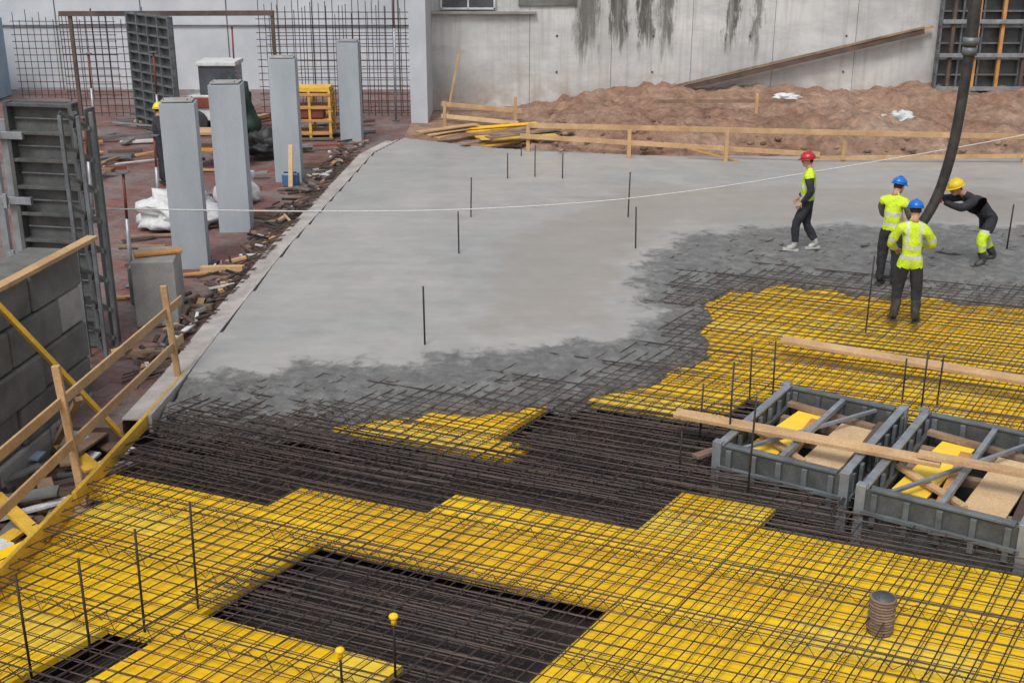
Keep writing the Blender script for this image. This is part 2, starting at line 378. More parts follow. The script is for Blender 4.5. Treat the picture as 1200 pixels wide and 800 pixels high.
for x,y,h in [(2.40,12.10,1.22),(3.00,13.98,.71),(2.45,11.2,1.2),(2.13,12.44,.84),(1.82,11.78,.56),(3.29,13.98,.80),(5.20,16.61,1.17),(4.93,13.98,.57),(4.98,13.43,.89),(5.32,13.84,.68),(-2.78,9.18,1.04),(-3.14,8.8,.98),(-3.45,8.37,.95),(-3.85,8.13,.94)]:
    starter(x,y,h,0,.011,.02)
starter(-.93,8.08,.61,0,.011,.01,'rebardk','y0'); starter(-1.32,7.86,.45,0,.011,.01,'rebardk','y0')
b=MB()
for i in range(12):
    zc=.03+i*.028; r=.1+.004*(i%2)
    b.tube([(3.14+r*math.cos(a*.5236),8.8+r*math.sin(a*.5236),zc) for a in range(13)],.014,'wood2',5)
b.tube([(3.14,8.8,0),(3.14,8.8,.35)],.095,'steeldk',16); b.build("corrugated_pipe_sleeve")

# ------------------------------------------------------------------ shaft boxes
def build_shaft(s,seed):
    c,a,d,L,W=s; b=MB()
    def P3(x,y,z): p=c+a*x+d*y; return (float(p[0]),float(p[1]),z)
    ud=(float(d[0]),float(d[1]),0); ua=(float(a[0]),float(a[1]),0)
    h=.40; t=.05
    for sx in(-1,1):
        b.beam(P3(sx*W/2,-L/2,h/2-.12),P3(sx*W/2,L/2,h/2-.12),t,h+.24,'steeldk')
        b.beam(P3(sx*(W/2),-L/2-.04,h+.012),P3(sx*(W/2),L/2+.04,h+.012),.09,.03,'gal')
        for i in range(7):
            y=-L/2+.12+i*(L-.24)/6
            b.beam(P3(sx*(W/2+.055),y,.02),P3(sx*(W/2+.055),y,h-.02),.04,.06,'steelmd',up=ud)
            b.beam(P3(sx*(W/2-.055),y,.0),P3(sx*(W/2-.055),y,h-.02),.04,.06,'steelmd',up=ud)
        b.beam(P3(sx*(W/2+.06),-L/2,.14),P3(sx*(W/2+.06),L/2,.14),.05,.05,'steelmd')
        b.beam(P3(sx*(W/2-.07),-L/2+.1,.20),P3(sx*(W/2-.07),L/2-.1,.20),.05,.06,'steeldk')
    for sy in(-1,1):
        b.beam(P3(-W/2,sy*L/2,h/2-.121),P3(W/2,sy*L/2,h/2-.121),t,h+.24,'steeldk')
        b.beam(P3(-W/2+.07,sy*(L/2),h+.010),P3(W/2-.07,sy*(L/2),h+.010),.09,.03,'steelmd')
        for i in range(5):
            x=-W/2+.12+i*(W-.24)/4
            b.beam(P3(x,sy*(L/2+.055),.02),P3(x,sy*(L/2+.055),h-.02),.04,.06,'steelmd',up=ua)
            b.beam(P3(x,sy*(L/2-.055),0),P3(x,sy*(L/2-.055),h-.02),.04,.06,'steelmd',up=ua)
        b.beam(P3(-W/2,sy*(L/2+.06),.16),P3(W/2,sy*(L/2+.06),.16),.04,.05,'steelmd')
    for sx in(-1,1):
        for sy in(-1,1): b.beam(P3(sx*(W/2+.02),sy*(L/2+.02),-.2),P3(sx*(W/2+.02),sy*(L/2+.02),h+.05),.10,.10,'gal',up=ua)
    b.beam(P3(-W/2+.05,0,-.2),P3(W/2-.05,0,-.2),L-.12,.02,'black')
    for y in(-L*.28,L*.05,L*.3): b.beam(P3(-W/2+.04,y,.14),P3(W/2-.04,y+.06,.14),.1,.1,'wood2')
    b.beam(P3(-.02,-L/2+.05,h-.01),P3(.02,L/2-.05,h-.01),.06,.06,'gal')
    b.beam(P3(-W*.36,-L/2+.05,h-.03),P3(W*.3,L/2-.05,h-.04),.04,.04,'gal')
    b.beam(P3(-W*.28,-L*.30,.23),P3(-W*.20,L*.38,.21),.36,.025,'y3')
    b.beam(P3(W*.2,-L*.44,.225),P3(W*.24,L*.32,.23),.42,.025,'woodpale')
    b.beam(P3(-W*.04,-L*.4,.26),P3(-W*.10,L*.25,.27),.13,.03,'woodor')
    b.beam(P3(-W*.45,-L*.1,.31),P3(W*.1,-L*.35,.29),.09,.04,'wood')
    b.beam(P3(-W*.44,L*.42,.26),P3(W*.35,L*.36,.24),.09,.06,'wood2')
    b.beam(P3(W*.42,-L*.4,.22),P3(W*.4,L*.4,.26),.1,.08,'wooddk')
    b.build("shaft_formwork_box",.005)
for i,s in enumerate(SH): build_shaft(s,i)
def plank(name,p0,p1,w,h,k,roll=0):
    b=MB(); b.beam(p0,p1,w,h,k,roll=roll); return b.build(name,.004)
plank("timber_plank",(1.85,12.47,.48),(4.4,11.13,.49),.16,.045,'wood',.12)
plank("timber_plank",(4.2,11.26,.536),(7.2,9.7,.536),.16,.045,'wood',-.06)
plank("timber_plank",(3.72,15.53,.28),(8.4,12.7,.33),.19,.05,'wood',.1)
plank("timber_plank",(5.9,11.4,.48),(6.9,12.9,.48),.2,.04,'woodpale')
plank("timber_plank",(6.1,11.1,.48),(7.1,11.9,.48),.2,.04,'y1')
plank("timber_plank",(2.35,12.1,.22),(2.0,11.9,.2),.1,.04,'wood2')

# ------------------------------------------------------------------ barrier left
b=MB()
def bl(y,dx=0): t=(y-9.9)/(14.41-9.9); return -4.66+t*.36+dx
for y,h in((11.37,1.5),(14.41,1.42),(9.2,1.4)):
    b.beam((bl(y),y,-.1),(bl(y)-.06,y-.1,h),.08,.05,'wood')
b.beam((bl(8.0)-.06,8.0,1.12),(bl(14.9)-.06,14.9,1.06),.03,.11,'wood')
b.beam((bl(8.3)-.0,8.3,.64),(bl(14.7)-.02,14.7,.60),.03,.11,'wood')
b.beam((bl(8.0)+.02,8.0,.12),(bl(10.95)+.08,10.95,.12),.05,.20,'ybar')
b.beam((bl(11.0)+.09,11.0,.14),(bl(14.5)+.07,14.5,.14),.05,.16,'ybar')
b.beam((bl(10.4),10.4,.03),(bl(11.5)-.9,11.3,.03),.14,.05,'ybar')
b.beam((-4.65,13.1,-.1),(-5.52,12.1,1.95),.14,.05,'ybar')
b.beam((-4.5,11.5,1.05),(-5.3,12.7,0),.08,.05,'wood2')
b.build("edge_guardrail",.004)
b=MB(); A=Vector((-5.36,14.25,0)); B=Vector((-5.80,10.2,0)); dn=(B-A).normalized(); nn=Vector((dn.y,-dn.x,0)); 
if nn.x>0: nn=-nn
for c_ in range(5):
    zc=-.42+c_*.47; off=(c_%2)*.6; x=-off
    while x<4.2:
        l=1.2; s0=max(x,0); s1=min(x+l-.02,4.2)
        if s1-s0>.2:
            cen=A+dn*((s0+s1)/2)+nn*(.33+random.uniform(-.03,.04)); cen.z=zc+.235
            b.box(cen,(s1-s0,.66,.45),random.choice(['block','block','blockl']),math.atan2(dn.y,dn.x)+random.uniform(-.02,.02))
        x+=l
b.build("concrete_block_stack",.03)
plank("timber_plank",(-5.2,14.4,2.02),(-5.6,12.0,1.99),.14,.05,'wood')
b=MB(); b.box((-5.35,17.35,.50),(.62,.9,1.0),'blockl',.15); b.box((-5.75,18.3,.3),(.6,.6,.6),'block',.1); b.box((-5.3,17.3,1.04),(.7,.2,.06),'woodor',.4); b.build("concrete_block",.02)

# ------------------------------------------------------------------ formwork panels
def fpanel(name,p0,p1,z0,h,nr,nv,face='steeldk',rib='steelmd',depth=.14,solid=True,side=1):
    b=MB(); p0=Vector(p0);p1=Vector(p1); d=(p1-p0); w=d.length; d.normalize(); n=Vector((d.y,-d.x,0))*side
    def Q(x,y,z): q=p0+d*x+n*y; return (q.x,q.y,z0+z)
    if solid: b.beam(Q(0,0,h/2),Q(w,0,h/2),.03,h,face)
    for i in range(nr+1):
        z=.04+i*(h-.08)/nr; b.beam(Q(0,depth/2+.015,z),Q(w,depth/2+.015,z),depth,.045,rib)
    for i in range(nv+1):
        x=.03+i*(w-.06)/nv; b.beam(Q(x,depth/2+.02,.0),Q(x,depth/2+.02,h),depth+.01,.06,rib,up=tuple(d))
    return b,Q,w
b,Q,w=fpanel("x",(-6.82,16.35,0),(-5.82,16.15,0),-.02,3.45,9,1,rib='steeldk')
for z in range(9):
    b.beam(Q(.08,.05,.22+z*.375),Q(w-.08,.05,.22+z*.375),.02,.02,'steelmd')
for i in range(8):
    b.beam(Q(w+.02,.2,.2+i*.42),Q(w+.26,.5,.45+i*.42),.03,.05,'steeldk'); b.beam(Q(w+.26,.2,.2+i*.42),Q(w+.02,.5,.45+i*.42),.03,.05,'steeldk')
    b.beam(Q(w+.02,.22,.2+i*.42),Q(w+.28,.22,.2+i*.42),.04,.05,'steelmd')
for x,y in((w+.02,.18),(w+.28,.18),(w+.02,.5),(w+.28,.5)): b.beam(Q(x,y,0),Q(x,y,3.35),.05,.05,'steelmd')
b.beam(Q(w+.15,.0,1.7),Q(w+.17,.0,1.7),.25,3.35,'steeldk')
for z in(.5,1.3,2.1,3.0):
    b.beam(Q(-.25,.16,z),Q(.25,.16,z),.06,.1,'gal'); b.beam(Q(-.12,.22,z-.1),Q(-.12,.22,z+.1),.05,.05,'gal')
for x in(-.1,-.3): b.beam(Q(x,.05,0),Q(x,.05,3.2),.1,.1,'gal')
b.build("steel_column_formwork",.004)
b,Q,w=fpanel("x",(-10.9,35.2,0),(-9.15,33.2,0),0,3.25,12,4,depth=.12); b.build("steel_wall_formwork",.004)
b,Q,w=fpanel("x",(13.05,37.7,0),(17.5,37.7,0),.2,5.3,11,7,face='steeldk',rib='steelmd',depth=.2)
for i in range(6):
    b.beam(Q(.35+i*.75,.32,.0),Q(.35+i*.75,.32,5.2),.12,.1,'woodor' if i in(1,2,4) else 'wooddk',up=(1,0,0))
for i in range(5):
    b.beam(Q(0,.42,.6+i*1.0),Q(w,.42,.6+i*1.0),.08,.12,'gal')
b.build("steel_wall_formwork",.004)

for x,y,h,wd,dp,r in[(-5.62,20.29,2.86,.58,.48,.14),(-5.40,22.87,2.83,.60,.5,.06),(-5.19,27.6,2.79,.60,.5,.05),(-4.32,32.3,2.7,.56,.5,.0)]:
    b=MB(); b.box((x,y,h/2-.02),(wd,dp,h),'col',r)
    b.box((x,y,h+.01),(wd-.06,dp-.06,.03),'blockl',r)
    for sx in(-1,1):
        for sy in(-1,1): b.tube([(x+sx*.2,y+sy*.15,h-.05),(x+sx*.2,y+sy*.15,h+.05)],.01,'rebar',5)
    b.build("concrete_column",.015)

# ------------------------------------------------------------------ back walls
b=MB()
b.box((5.6,38.5,3.3),(16.4,.6,7.4),'wall')
for x in(.55,3.1,5.6,8.15,10.7): b.box((x,38.197,3.3),(.014,.014,7.3),'block')
b.box((-.9,38.12,3.0),(3.3,.2,.08),'blockl')
b.box((-1.35,38.17,3.6),(1.6,.1,.95),'glass'); b.box((-1.35,38.10,3.12),(1.7,.05,.06),'white'); b.box((-2.18,38.10,3.6),(.06,.05,1),'white'); b.box((-.54,38.1,3.6),(.06,.05,1),'white'); b.box((-1.35,38.1,3.6),(.05,.05,1),'white')
for x in(1.4,4.4,7.4,10.4):
    for z in(1.2,2.3): b.tube([(x,38.22,z),(x,38.17,z)],.035,'wooddk',8)
b.box((1.1,38.17,3.45),(1.8,.08,.5),'block')
b.build("concrete_retaining_wall",.01)
b=MB(); b.box((-13,43.5,3.3),(21,.5,7.6),'wallfar'); b.box((-2.75,39.5,3.3),(.5,7.6,7.4),'wallfar')
for x in range(-22,-3,3): b.box((x,43.23,3.3),(.03,.03,7.5),'block')
b.box((-13,43.2,2.2),(21,.05,.04),'block'); b.build("site_boundary_wall",.01)
b=MB(); b.box((-19.5,40.5,1.3),(4.5,2.4,2.6),'bluelt')
for i in range(20): b.box((-21.6+i*.22,39.27,1.3),(.1,.06,2.4),'bluelt')
b.box((-19.5,39.25,2.55),(4.55,.1,.12),'blue'); b.build("site_container",.01)
b=MB(); b.beam((4.4,37.95,.50),(12.7,37.95,2.45),.25,.13,'wooddk'); b.beam((4.4,37.9,.64),(12.7,37.9,2.58),.08,.06,'wood2'); b.beam((10.5,38.0,2.0),(13.0,38.0,2.6),.1,.08,'wood')
b.build("sloping_timber_beam")
# soil mound
xs=np.arange(-3,24,.11); ys=np.arange(28.6,38.4,.11); X,Y=np.meshgrid(xs,ys); P=np.stack([X.ravel(),Y.ravel()],1)
n1=nz(P,.45,5,1.3); n2=nz(P,1.4,6,4.3); n3=nz(P,4.0,4,7.7)
h=ss(P[:,1]+.5*n1,29.4,31.4)*ss(P[:,0]+.6*n1,-.6,2.6)*(.40+.28*n1)+(.22*np.abs(n2)+.07*n3)*ss(P[:,1],29.2,30.0)*ss(P[:,0],-1.5,.6)
h+= .22*ss(P[:,1],35,37.8)*ss(P[:,0],1,5)
h+= .15*np.exp(-((P[:,0]-9.5)**2/9+(P[:,1]-33)**2/2.0))
h=np.where((P[:,0]<.2)&(P[:,1]<33),np.minimum(h,.02),h)
nx=len(xs);ny=len(ys); q=[(j*nx+i,j*nx+i+1,(j+1)*nx+i+1,(j+1)*nx+i) for j in range(ny-1) for i in range(nx-1)]
me=bpy.data.meshes.new("soil_mound"); me.from_pydata(np.stack([P[:,0],P[:,1],h+.0],1).tolist(),[],q); me.materials.append(M['soil']); me.polygons.foreach_set('use_smooth',[True]*len(q)); me.update()
scene.collection.objects.link(bpy.data.objects.new("soil_mound",me))
def lump(name,c,r,k,seed,n=28,m_=18,amp=.3):
    b=MB(); b.sphere((0,0,0),1,k,n,m_)
    vs=[]
    for v in b.v:
        v=Vector(v); f=1+amp*noise.fractal(v*1.9+Vector((seed,0,0)),1,2,5)+.12*abs(noise.noise(v*5+Vector((seed,3,0)))); v=v*f
        vs.append((c[0]+v.x*r[0],c[1]+v.y*r[1],max(c[2]+v.z*r[2],c[2]-r[2]*.5)))
    b.v=vs; return b.build(name)
lump("plastic_sheet_heap",(10.4,32.4,.60),(.45,.3,.20),'white',3,amp=.7)
lump("plastic_sheet_heap",(8.3,36.5,.65),(.35,.25,.10),'white',5,amp=.7)
lump("tarpaulin_heap",(-6.6,23.3,.25),(.75,.8,.42),'white',8,amp=.5)
lump("tarpaulin_heap",(-5.9,25.2,.3),(.4,.4,.55),'white',9,amp=.5)
b=MB()
for i in range(260):
    x=random.uniform(.5,15);y=random.uniform(29.6,35.5); r=random.uniform(.03,.12)
    b.sphere((x,y,.30+random.uniform(-.12,.25)),(r,r*.8,r*.6),'soil',6,4)
b.build("soil_clods")
b=MB()
for x,y,h in((2.85,29.0,.92),(5.15,28.6,.95),(.4,29.9,.9),(8.0,28.7,.7),(12.3,28.5,.95)): b.beam((x,y,-.1),(x,y,h),.09,.06,'wood')
b.beam((.2,29.85,.62),(7.4,28.55,.40),.03,.12,'wood'); b.beam((.4,30.0,.86),(14.5,28.5,.78),.03,.13,'wood')
b.beam((7.0,28.6,.3),(15,28.4,.42),.03,.1,'wood'); b.beam((4.2,28.9,.5),(6.2,28.6,.05),.1,.03,'woodor')
b.build("timber_fence",.004)
b=MB()
for x,y,h in((-1.99,35.9,2.1),(.1,34.8,.9),(6.9,34,1.1),(-1.9,33.9,.9)): b.beam((x,y,-.1),(x+(.45 if h>2 else 0),y,h),.09,.06,'wood')
b.beam((-2.1,35.8,.55),(.3,34.7,.5),.03,.13,'wood'); b.beam((-2.1,35.8,.2),(.2,34.7,.15),.03,.12,'woodpale'); b.beam((4,34.2,.85),(8,34,.9),.03,.1,'wood2')
b.build("timber_fence",.004)
b=MB()
for i in range(13):
    x=-2.4+random.uniform(-.4,2.4); y=31.3+random.uniform(-.9,1.8); a=random.uniform(.3,1.1)
    b.beam((x,y,.18+i*.02),(x+2.1*math.cos(a),y+2.1*math.sin(a)*.8,.2+i*.02),.28,.03,random.choice(['y1','y2','woodpale','wood','ybar','wood2']))
b.build("plank_pile",.003)
def cage(x0,x1,y,z0,z1,sp=.2,r=.011):
    b=MB(); x=x0
    while x<x1: b.tube([(x,y,z0),(x+random.uniform(-.02,.02),y,z1+random.uniform(-.05,.35))],r,'rebar',4,False); x+=sp
    z=z0+.1
    while z<z1: b.tube([(x0-.1,y-.02,z),(x1+.1,y-.02,z+random.uniform(-.02,.02))],r,'rebar',4,False); z+=sp
    b.build("rebar_wall_cage")
cage(-7.6,-3.1,37.0,0,3.3,.2); cage(-7.4,-3.3,37.6,0,3.0,.25); cage(-16.6,-13.3,41,0,2.6,.22,.012); cage(-13.5,-10.8,37,0,2.9,.22,.012)
b=MB(); b.beam((-13.3,36.3,3.1),(-7.0,36.3,3.12),.16,.14,'wooddk'); b.beam((-7.05,36.3,0),(-7.05,36.3,3.1),.1,.1,'wooddk'); b.beam((-13,36.3,0),(-13,36.3,3.1),.1,.1,'wooddk'); b.build("steel_gantry_beam")
for x,y,h in((-9.0,30.5,2.6),(-7.9,34.5,2.9),(-7.3,24.2,1.6),(-8.6,24.0,2.0),(-6.3,19.0,1.9),(-11.5,33,2.3),(-3.5,36.2,4.5)):
    b=MB(); b.tube([(x,y,0),(x+.03,y,h*.6)],.035,'gal',8); b.tube([(x+.03,y,h*.6),(x+.05,y,h)],.025,'redbr',8); b.box((x,y,.01),(.2,.2,.02),'steelmd'); b.box((x+.05,y,h),(.16,.16,.02),'steelmd'); b.build("steel_prop")
b=MB(); cx,cy=-8.3,34.2
b.box((cx,cy,.75),(1.6,1.2,.7),'white'); b.box((cx+.1,cy,1.5),(1.0,1.0,.8),'glass'); b.box((cx+.1,cy,1.95),(1.1,1.1,.12),'white')
for sx in(-.55,.55):
    for sy in(-.6,.6): b.tube([(cx+sx,cy+sy-.1,.35),(cx+sx,cy+sy+.1,.35)],.35,'black',16)
b.beam((cx-.8,cy,.6),(cx-1.6,cy,.3),.9,.1,'orange'); b.box((cx-.1,cy-.63,.9),(1.2,.04,.3),'redbr'); b.build("compact_loader",.02)
b=MB()
for z in(.15,.5,.85,1.2): b.box((-5.55,33.4,z),(1.2,.9,.07),'woodor')
for sx in(-.55,0,.55):
    for sy in(-.4,.4): b.beam((-5.55+sx,33.4+sy,0),(-5.55+sx,33.4+sy,1.3),.07,.07,'ybar')
b.box((-5.6,33.3,.7),(.8,.6,.25),'redbr'); b.box((-5.5,33.4,1.33),(1.0,.7,.12),'ybar'); b.build("timber_storage_rack",.005)
b=MB(); b.box((-7.2,29.2,.45),(1.3,.8,.06),'woodor'); b.box((-7.2,29.2,.85),(1.3,.8,.06),'wood')
for sx in(-.6,.6):
    for sy in(-.35,.35): b.beam((-7.2+sx,29.2+sy,0),(-7.2+sx,29.2+sy,.9),.06,.06,'wood2')
b.build("timber_trestle",.004)
lump("draped_tarpaulin",(-7.2,31.6,.75),(.45,.45,.9),'green',12,amp=.5)
lump("draped_tarpaulin",(-6.3,30.2,.3),(.5,.5,.35),'black',15,amp=.6)
b=MB(); b.box((-5.05,26.95,.13),(.35,.3,.26),'blue'); b.beam((-5.2,26.9,.3),(-4.9,26.9,.3),.03,.03,'black'); b.box((-5.05,26.95,.265),(.3,.25,.02),'bluelt'); b.build("blue_toolbox",.015)
plank("timber_plank",(-5.0,26.6,.0),(-4.98,26.8,.95),.1,.05,'woodpale')
b=MB()
for i in range(260):
    y=random.uniform(14.5,33); t=(y-14.4)/17; cx=-4.85+t*.75; x=cx-abs(random.gauss(0,.28)); a=random.uniform(0,3.14) ; l=random.uniform(.05,.45)
    k=random.choice(['wood2','wooddk','wooddk','black','rebar','wooddk','white','wood','block'])
    z=.02+random.uniform(0,.1); b.beam((x-math.cos(a)*l/2,y-math.sin(a)*l/2,z),(x+math.cos(a)*l/2,y+math.sin(a)*l/2,z+random.uniform(-.0,.08)),random.uniform(.02,.12),random.uniform(.01,.05),k)
for y in(15.6,17.6,19.8,24,29): b.beam((-5.35,y,.06),(-4.6,y-.1,.10),.12,.1,random.choice(['woodor','wood2','wood']))
b.build("construction_debris")
b=MB()
for i in range(75):
    x=random.uniform(-12,-5.6);y=random.uniform(27,38); a=random.gauss(0.2,.6); l=random.uniform(.3,2.0)
    k=random.choice(['wood2','wooddk','redbr','wood','woodor','steelmd','block','white','gal','wooddk'])
    z=.03+random.uniform(0,.12); b.beam((x,y,z),(x+math.cos(a)*l,y+math.sin(a)*l,z+random.uniform(-.02,.08)),random.uniform(.05,.2),random.uniform(.02,.1),k)
for i in range(18):
    x=random.uniform(-7.5,-5.0);y=random.uniform(18,27); a=random.gauss(0.2,.5); l=random.uniform(.3,1.1)
    b.beam((x,y,.03),(x+math.cos(a)*l,y+math.sin(a)*l,.04),.1,.03,random.choice(['wood2','wooddk','woodor','wooddk']))
b.build("timber_offcuts")
b=MB()
for i in range(80):
    x=random.uniform(-6.4,-4.75);y=random.uniform(9,13.1);a=random.uniform(0,3.14);l=random.uniform(.2,1.1)
    k=random.choice(['wooddk','white','wood2','bluelt','block','ybar','wooddk','wooddk','black','black']); z=-.36+random.uniform(0,.25)
    b.beam((x,y,z),(x+math.cos(a)*l,y+math.sin(a)*l,z+random.uniform(0,.1)),random.uniform(.05,.25),.03,k)
b.build("scrap_pile")
b=MB()
for i in range(110):
    y=random.uniform(14.3,31); x=-4.72+(y-14.4)*.045; b.tube([(x-random.uniform(.1,.5),y,.03),(x-.05,y+.02,.15),(x+.2,y+random.uniform(-.15,.15),.21)],.009,'rebar',4,False)
b.build("edge_rebar_ends")

def spl(pts,n=12):
    pts=[Vector(p) for p in pts]; out=[]
    for i in range(len(pts)-1):
        p0=pts[max(i-1,0)];p1=pts[i];p2=pts[i+1];p3=pts[min(i+2,len(pts)-1)]
        for j in range(n):
            t=j/n; out.append(.5*((2*p1)+(-p0+p2)*t+(2*p0-5*p1+4*p2-p3)*t*t+(-p0+3*p1-3*p2+p3)*t**3))
    out.append(pts[-1]); return out
b=MB(); b.tube(spl([(-7.2,16.3,1.96),(-2.69,18.5,1.38),(0,19.6,1.19),(2.42,20.8,1.11),(5.24,22,1.24),(10.3,24,1.65),(13.5,25.3,2.1)]),.011,'rope',5)
b.build("white_rope")
b=MB(); hp=spl([(6.30,18.7,.22),(6.42,18.85,.5),(6.62,19.0,.92),(6.85,19.02,1.4),(6.97,19.0,1.9),(7.06,19.0,2.61),(7.11,19.0,3.8),(7.14,19.0,5.2),(7.5,19.0,8.5)],8)
b.tube(hp,[.082 if p.z<3.7 else .095 for p in hp],'pipe',14)
for z,r in((3.95,.125),(3.75,.115),(.4,.1)):
    q=min(hp,key=lambda p:abs(p.z-z)); b.tube([q-Vector((0,0,.06)),q+Vector((0,0,.06))],r,'steelmd',14)
b.build("concrete_pump_hose")

# ------------------------------------------------------------------ people
def skin_arr(verts,edges,radii,lv=2,root=0):
    me=bpy.data.meshes.new("t"); me.from_pydata([tuple(v) for v in verts],edges,[]); o=bpy.data.objects.new("t",me); scene.collection.objects.link(o)
    sk=o.modifiers.new("s",'SKIN'); sk.branch_smoothing=.6
    for i,r in enumerate(radii):
        d=me.skin_vertices[0].data[i]; d.radius=(r,r) if isinstance(r,(int,float)) else r; d.use_root=(i==root)
    su=o.modifiers.new("u",'SUBSURF'); su.levels=lv; su.render_levels=lv
    bpy.context.view_layer.update(); dg=bpy.context.evaluated_depsgraph_get(); ev=o.evaluated_get(dg); em=ev.to_mesh()
    vs=[v.co.copy() for v in em.vertices]; fs=[tuple(p.vertices) for p in em.polygons]; ev.to_mesh_clear()
    bpy.data.objects.remove(o); return vs,fs
def hand(b,w,d,n,side,k,curl=.5):
    w=Vector(w);d=Vector(d).normalized();n=Vector(n); n=(n-d*n.dot(d)).normalized(); s=d.cross(n)*side
    vs,fs=skin_arr([w-d*.02,w+d*.03,w+d*.08],[(0,1),(1,2)],[.024,(.036),(.036)],2)
    vs=[v-n*((v-w).dot(n))*.35 for v in vs]; b.add(vs,fs,k,True)
    for i,(o_,L) in enumerate(((-.029,.072),(-.010,.082),(.010,.076),(.028,.060))):
        p=w+d*.075+s*o_; ch=[p]; dd=d.copy()
        for j,f in enumerate((.45,.32,.25)):
            dd=(dd*math.cos(curl*(.7+.2*j))+n*math.sin(curl*(.7+.2*j))).normalized() if j==0 else (dd+n*curl*.8-d*curl*.35).normalized()
            ch.append(ch[-1]+dd*L*f*1.05)
        vs,fs=skin_arr(ch,[(0,1),(1,2),(2,3)],[.0105,.010,.009,.0075],1); b.add(vs,fs,k,True)
    p=w+d*.025-s*.03; t1=p+(-s*.7+d*.6+n*.3).normalized()*.035; t2=t1+(-s*.2+d*.8+n*.6).normalized()*.03
    vs,fs=skin_arr([p,t1,t2],[(0,1),(1,2)],[.014,.012,.009],1); b.add(vs,fs,k,True)
BASE=dict(pelvis=(0,0,.95),waist=(0,.0,1.08),belly=(0,.01,1.2),chest=(0,.01,1.33),upch=(0,0,1.43),neck=(0,.01,1.53),head=(0,.03,1.60),
 hL=(-.10,0,.88),kL=(-.12,.03,.50),aL=(-.12,0,.10),tL=(-.13,.15,.045),hR=(.10,0,.88),kR=(.12,.03,.50),aR=(.12,0,.10),tR=(.13,.15,.045),
 sL=(-.19,0,1.43),eL=(-.27,-.02,1.15),wL=(-.27,.12,.93),sR=(.19,0,1.43),eR=(.27,-.02,1.15),wR=(.27,.12,.93))
RAD=dict(pelvis=.158,waist=.155,belly=.162,chest=.172,upch=.142,neck=.062,head=.055,hL=.118,hR=.118,kL=.086,kR=.086,aL=.068,aR=.068,tL=.044,tR=.044,sL=.094,sR=.094,eL=.068,eR=.068,wL=.047,wR=.047)
ED=[('pelvis','waist'),('waist','belly'),('belly','chest'),('chest','upch'),('upch','neck'),('neck','head'),('pelvis','hL'),('hL','kL'),('kL','aL'),('aL','tL'),('pelvis','hR'),('hR','kR'),('kR','aR'),('aR','tR'),('upch','sL'),('sL','eL'),('eL','wL'),('upch','sR'),('sR','eR'),('eR','wR')]
def segd(p,a,b_):
    e=b_-a; t=max(0,min(1,(p-a).dot(e)/e.length_squared)); return (p-(a+e*t)).length,t
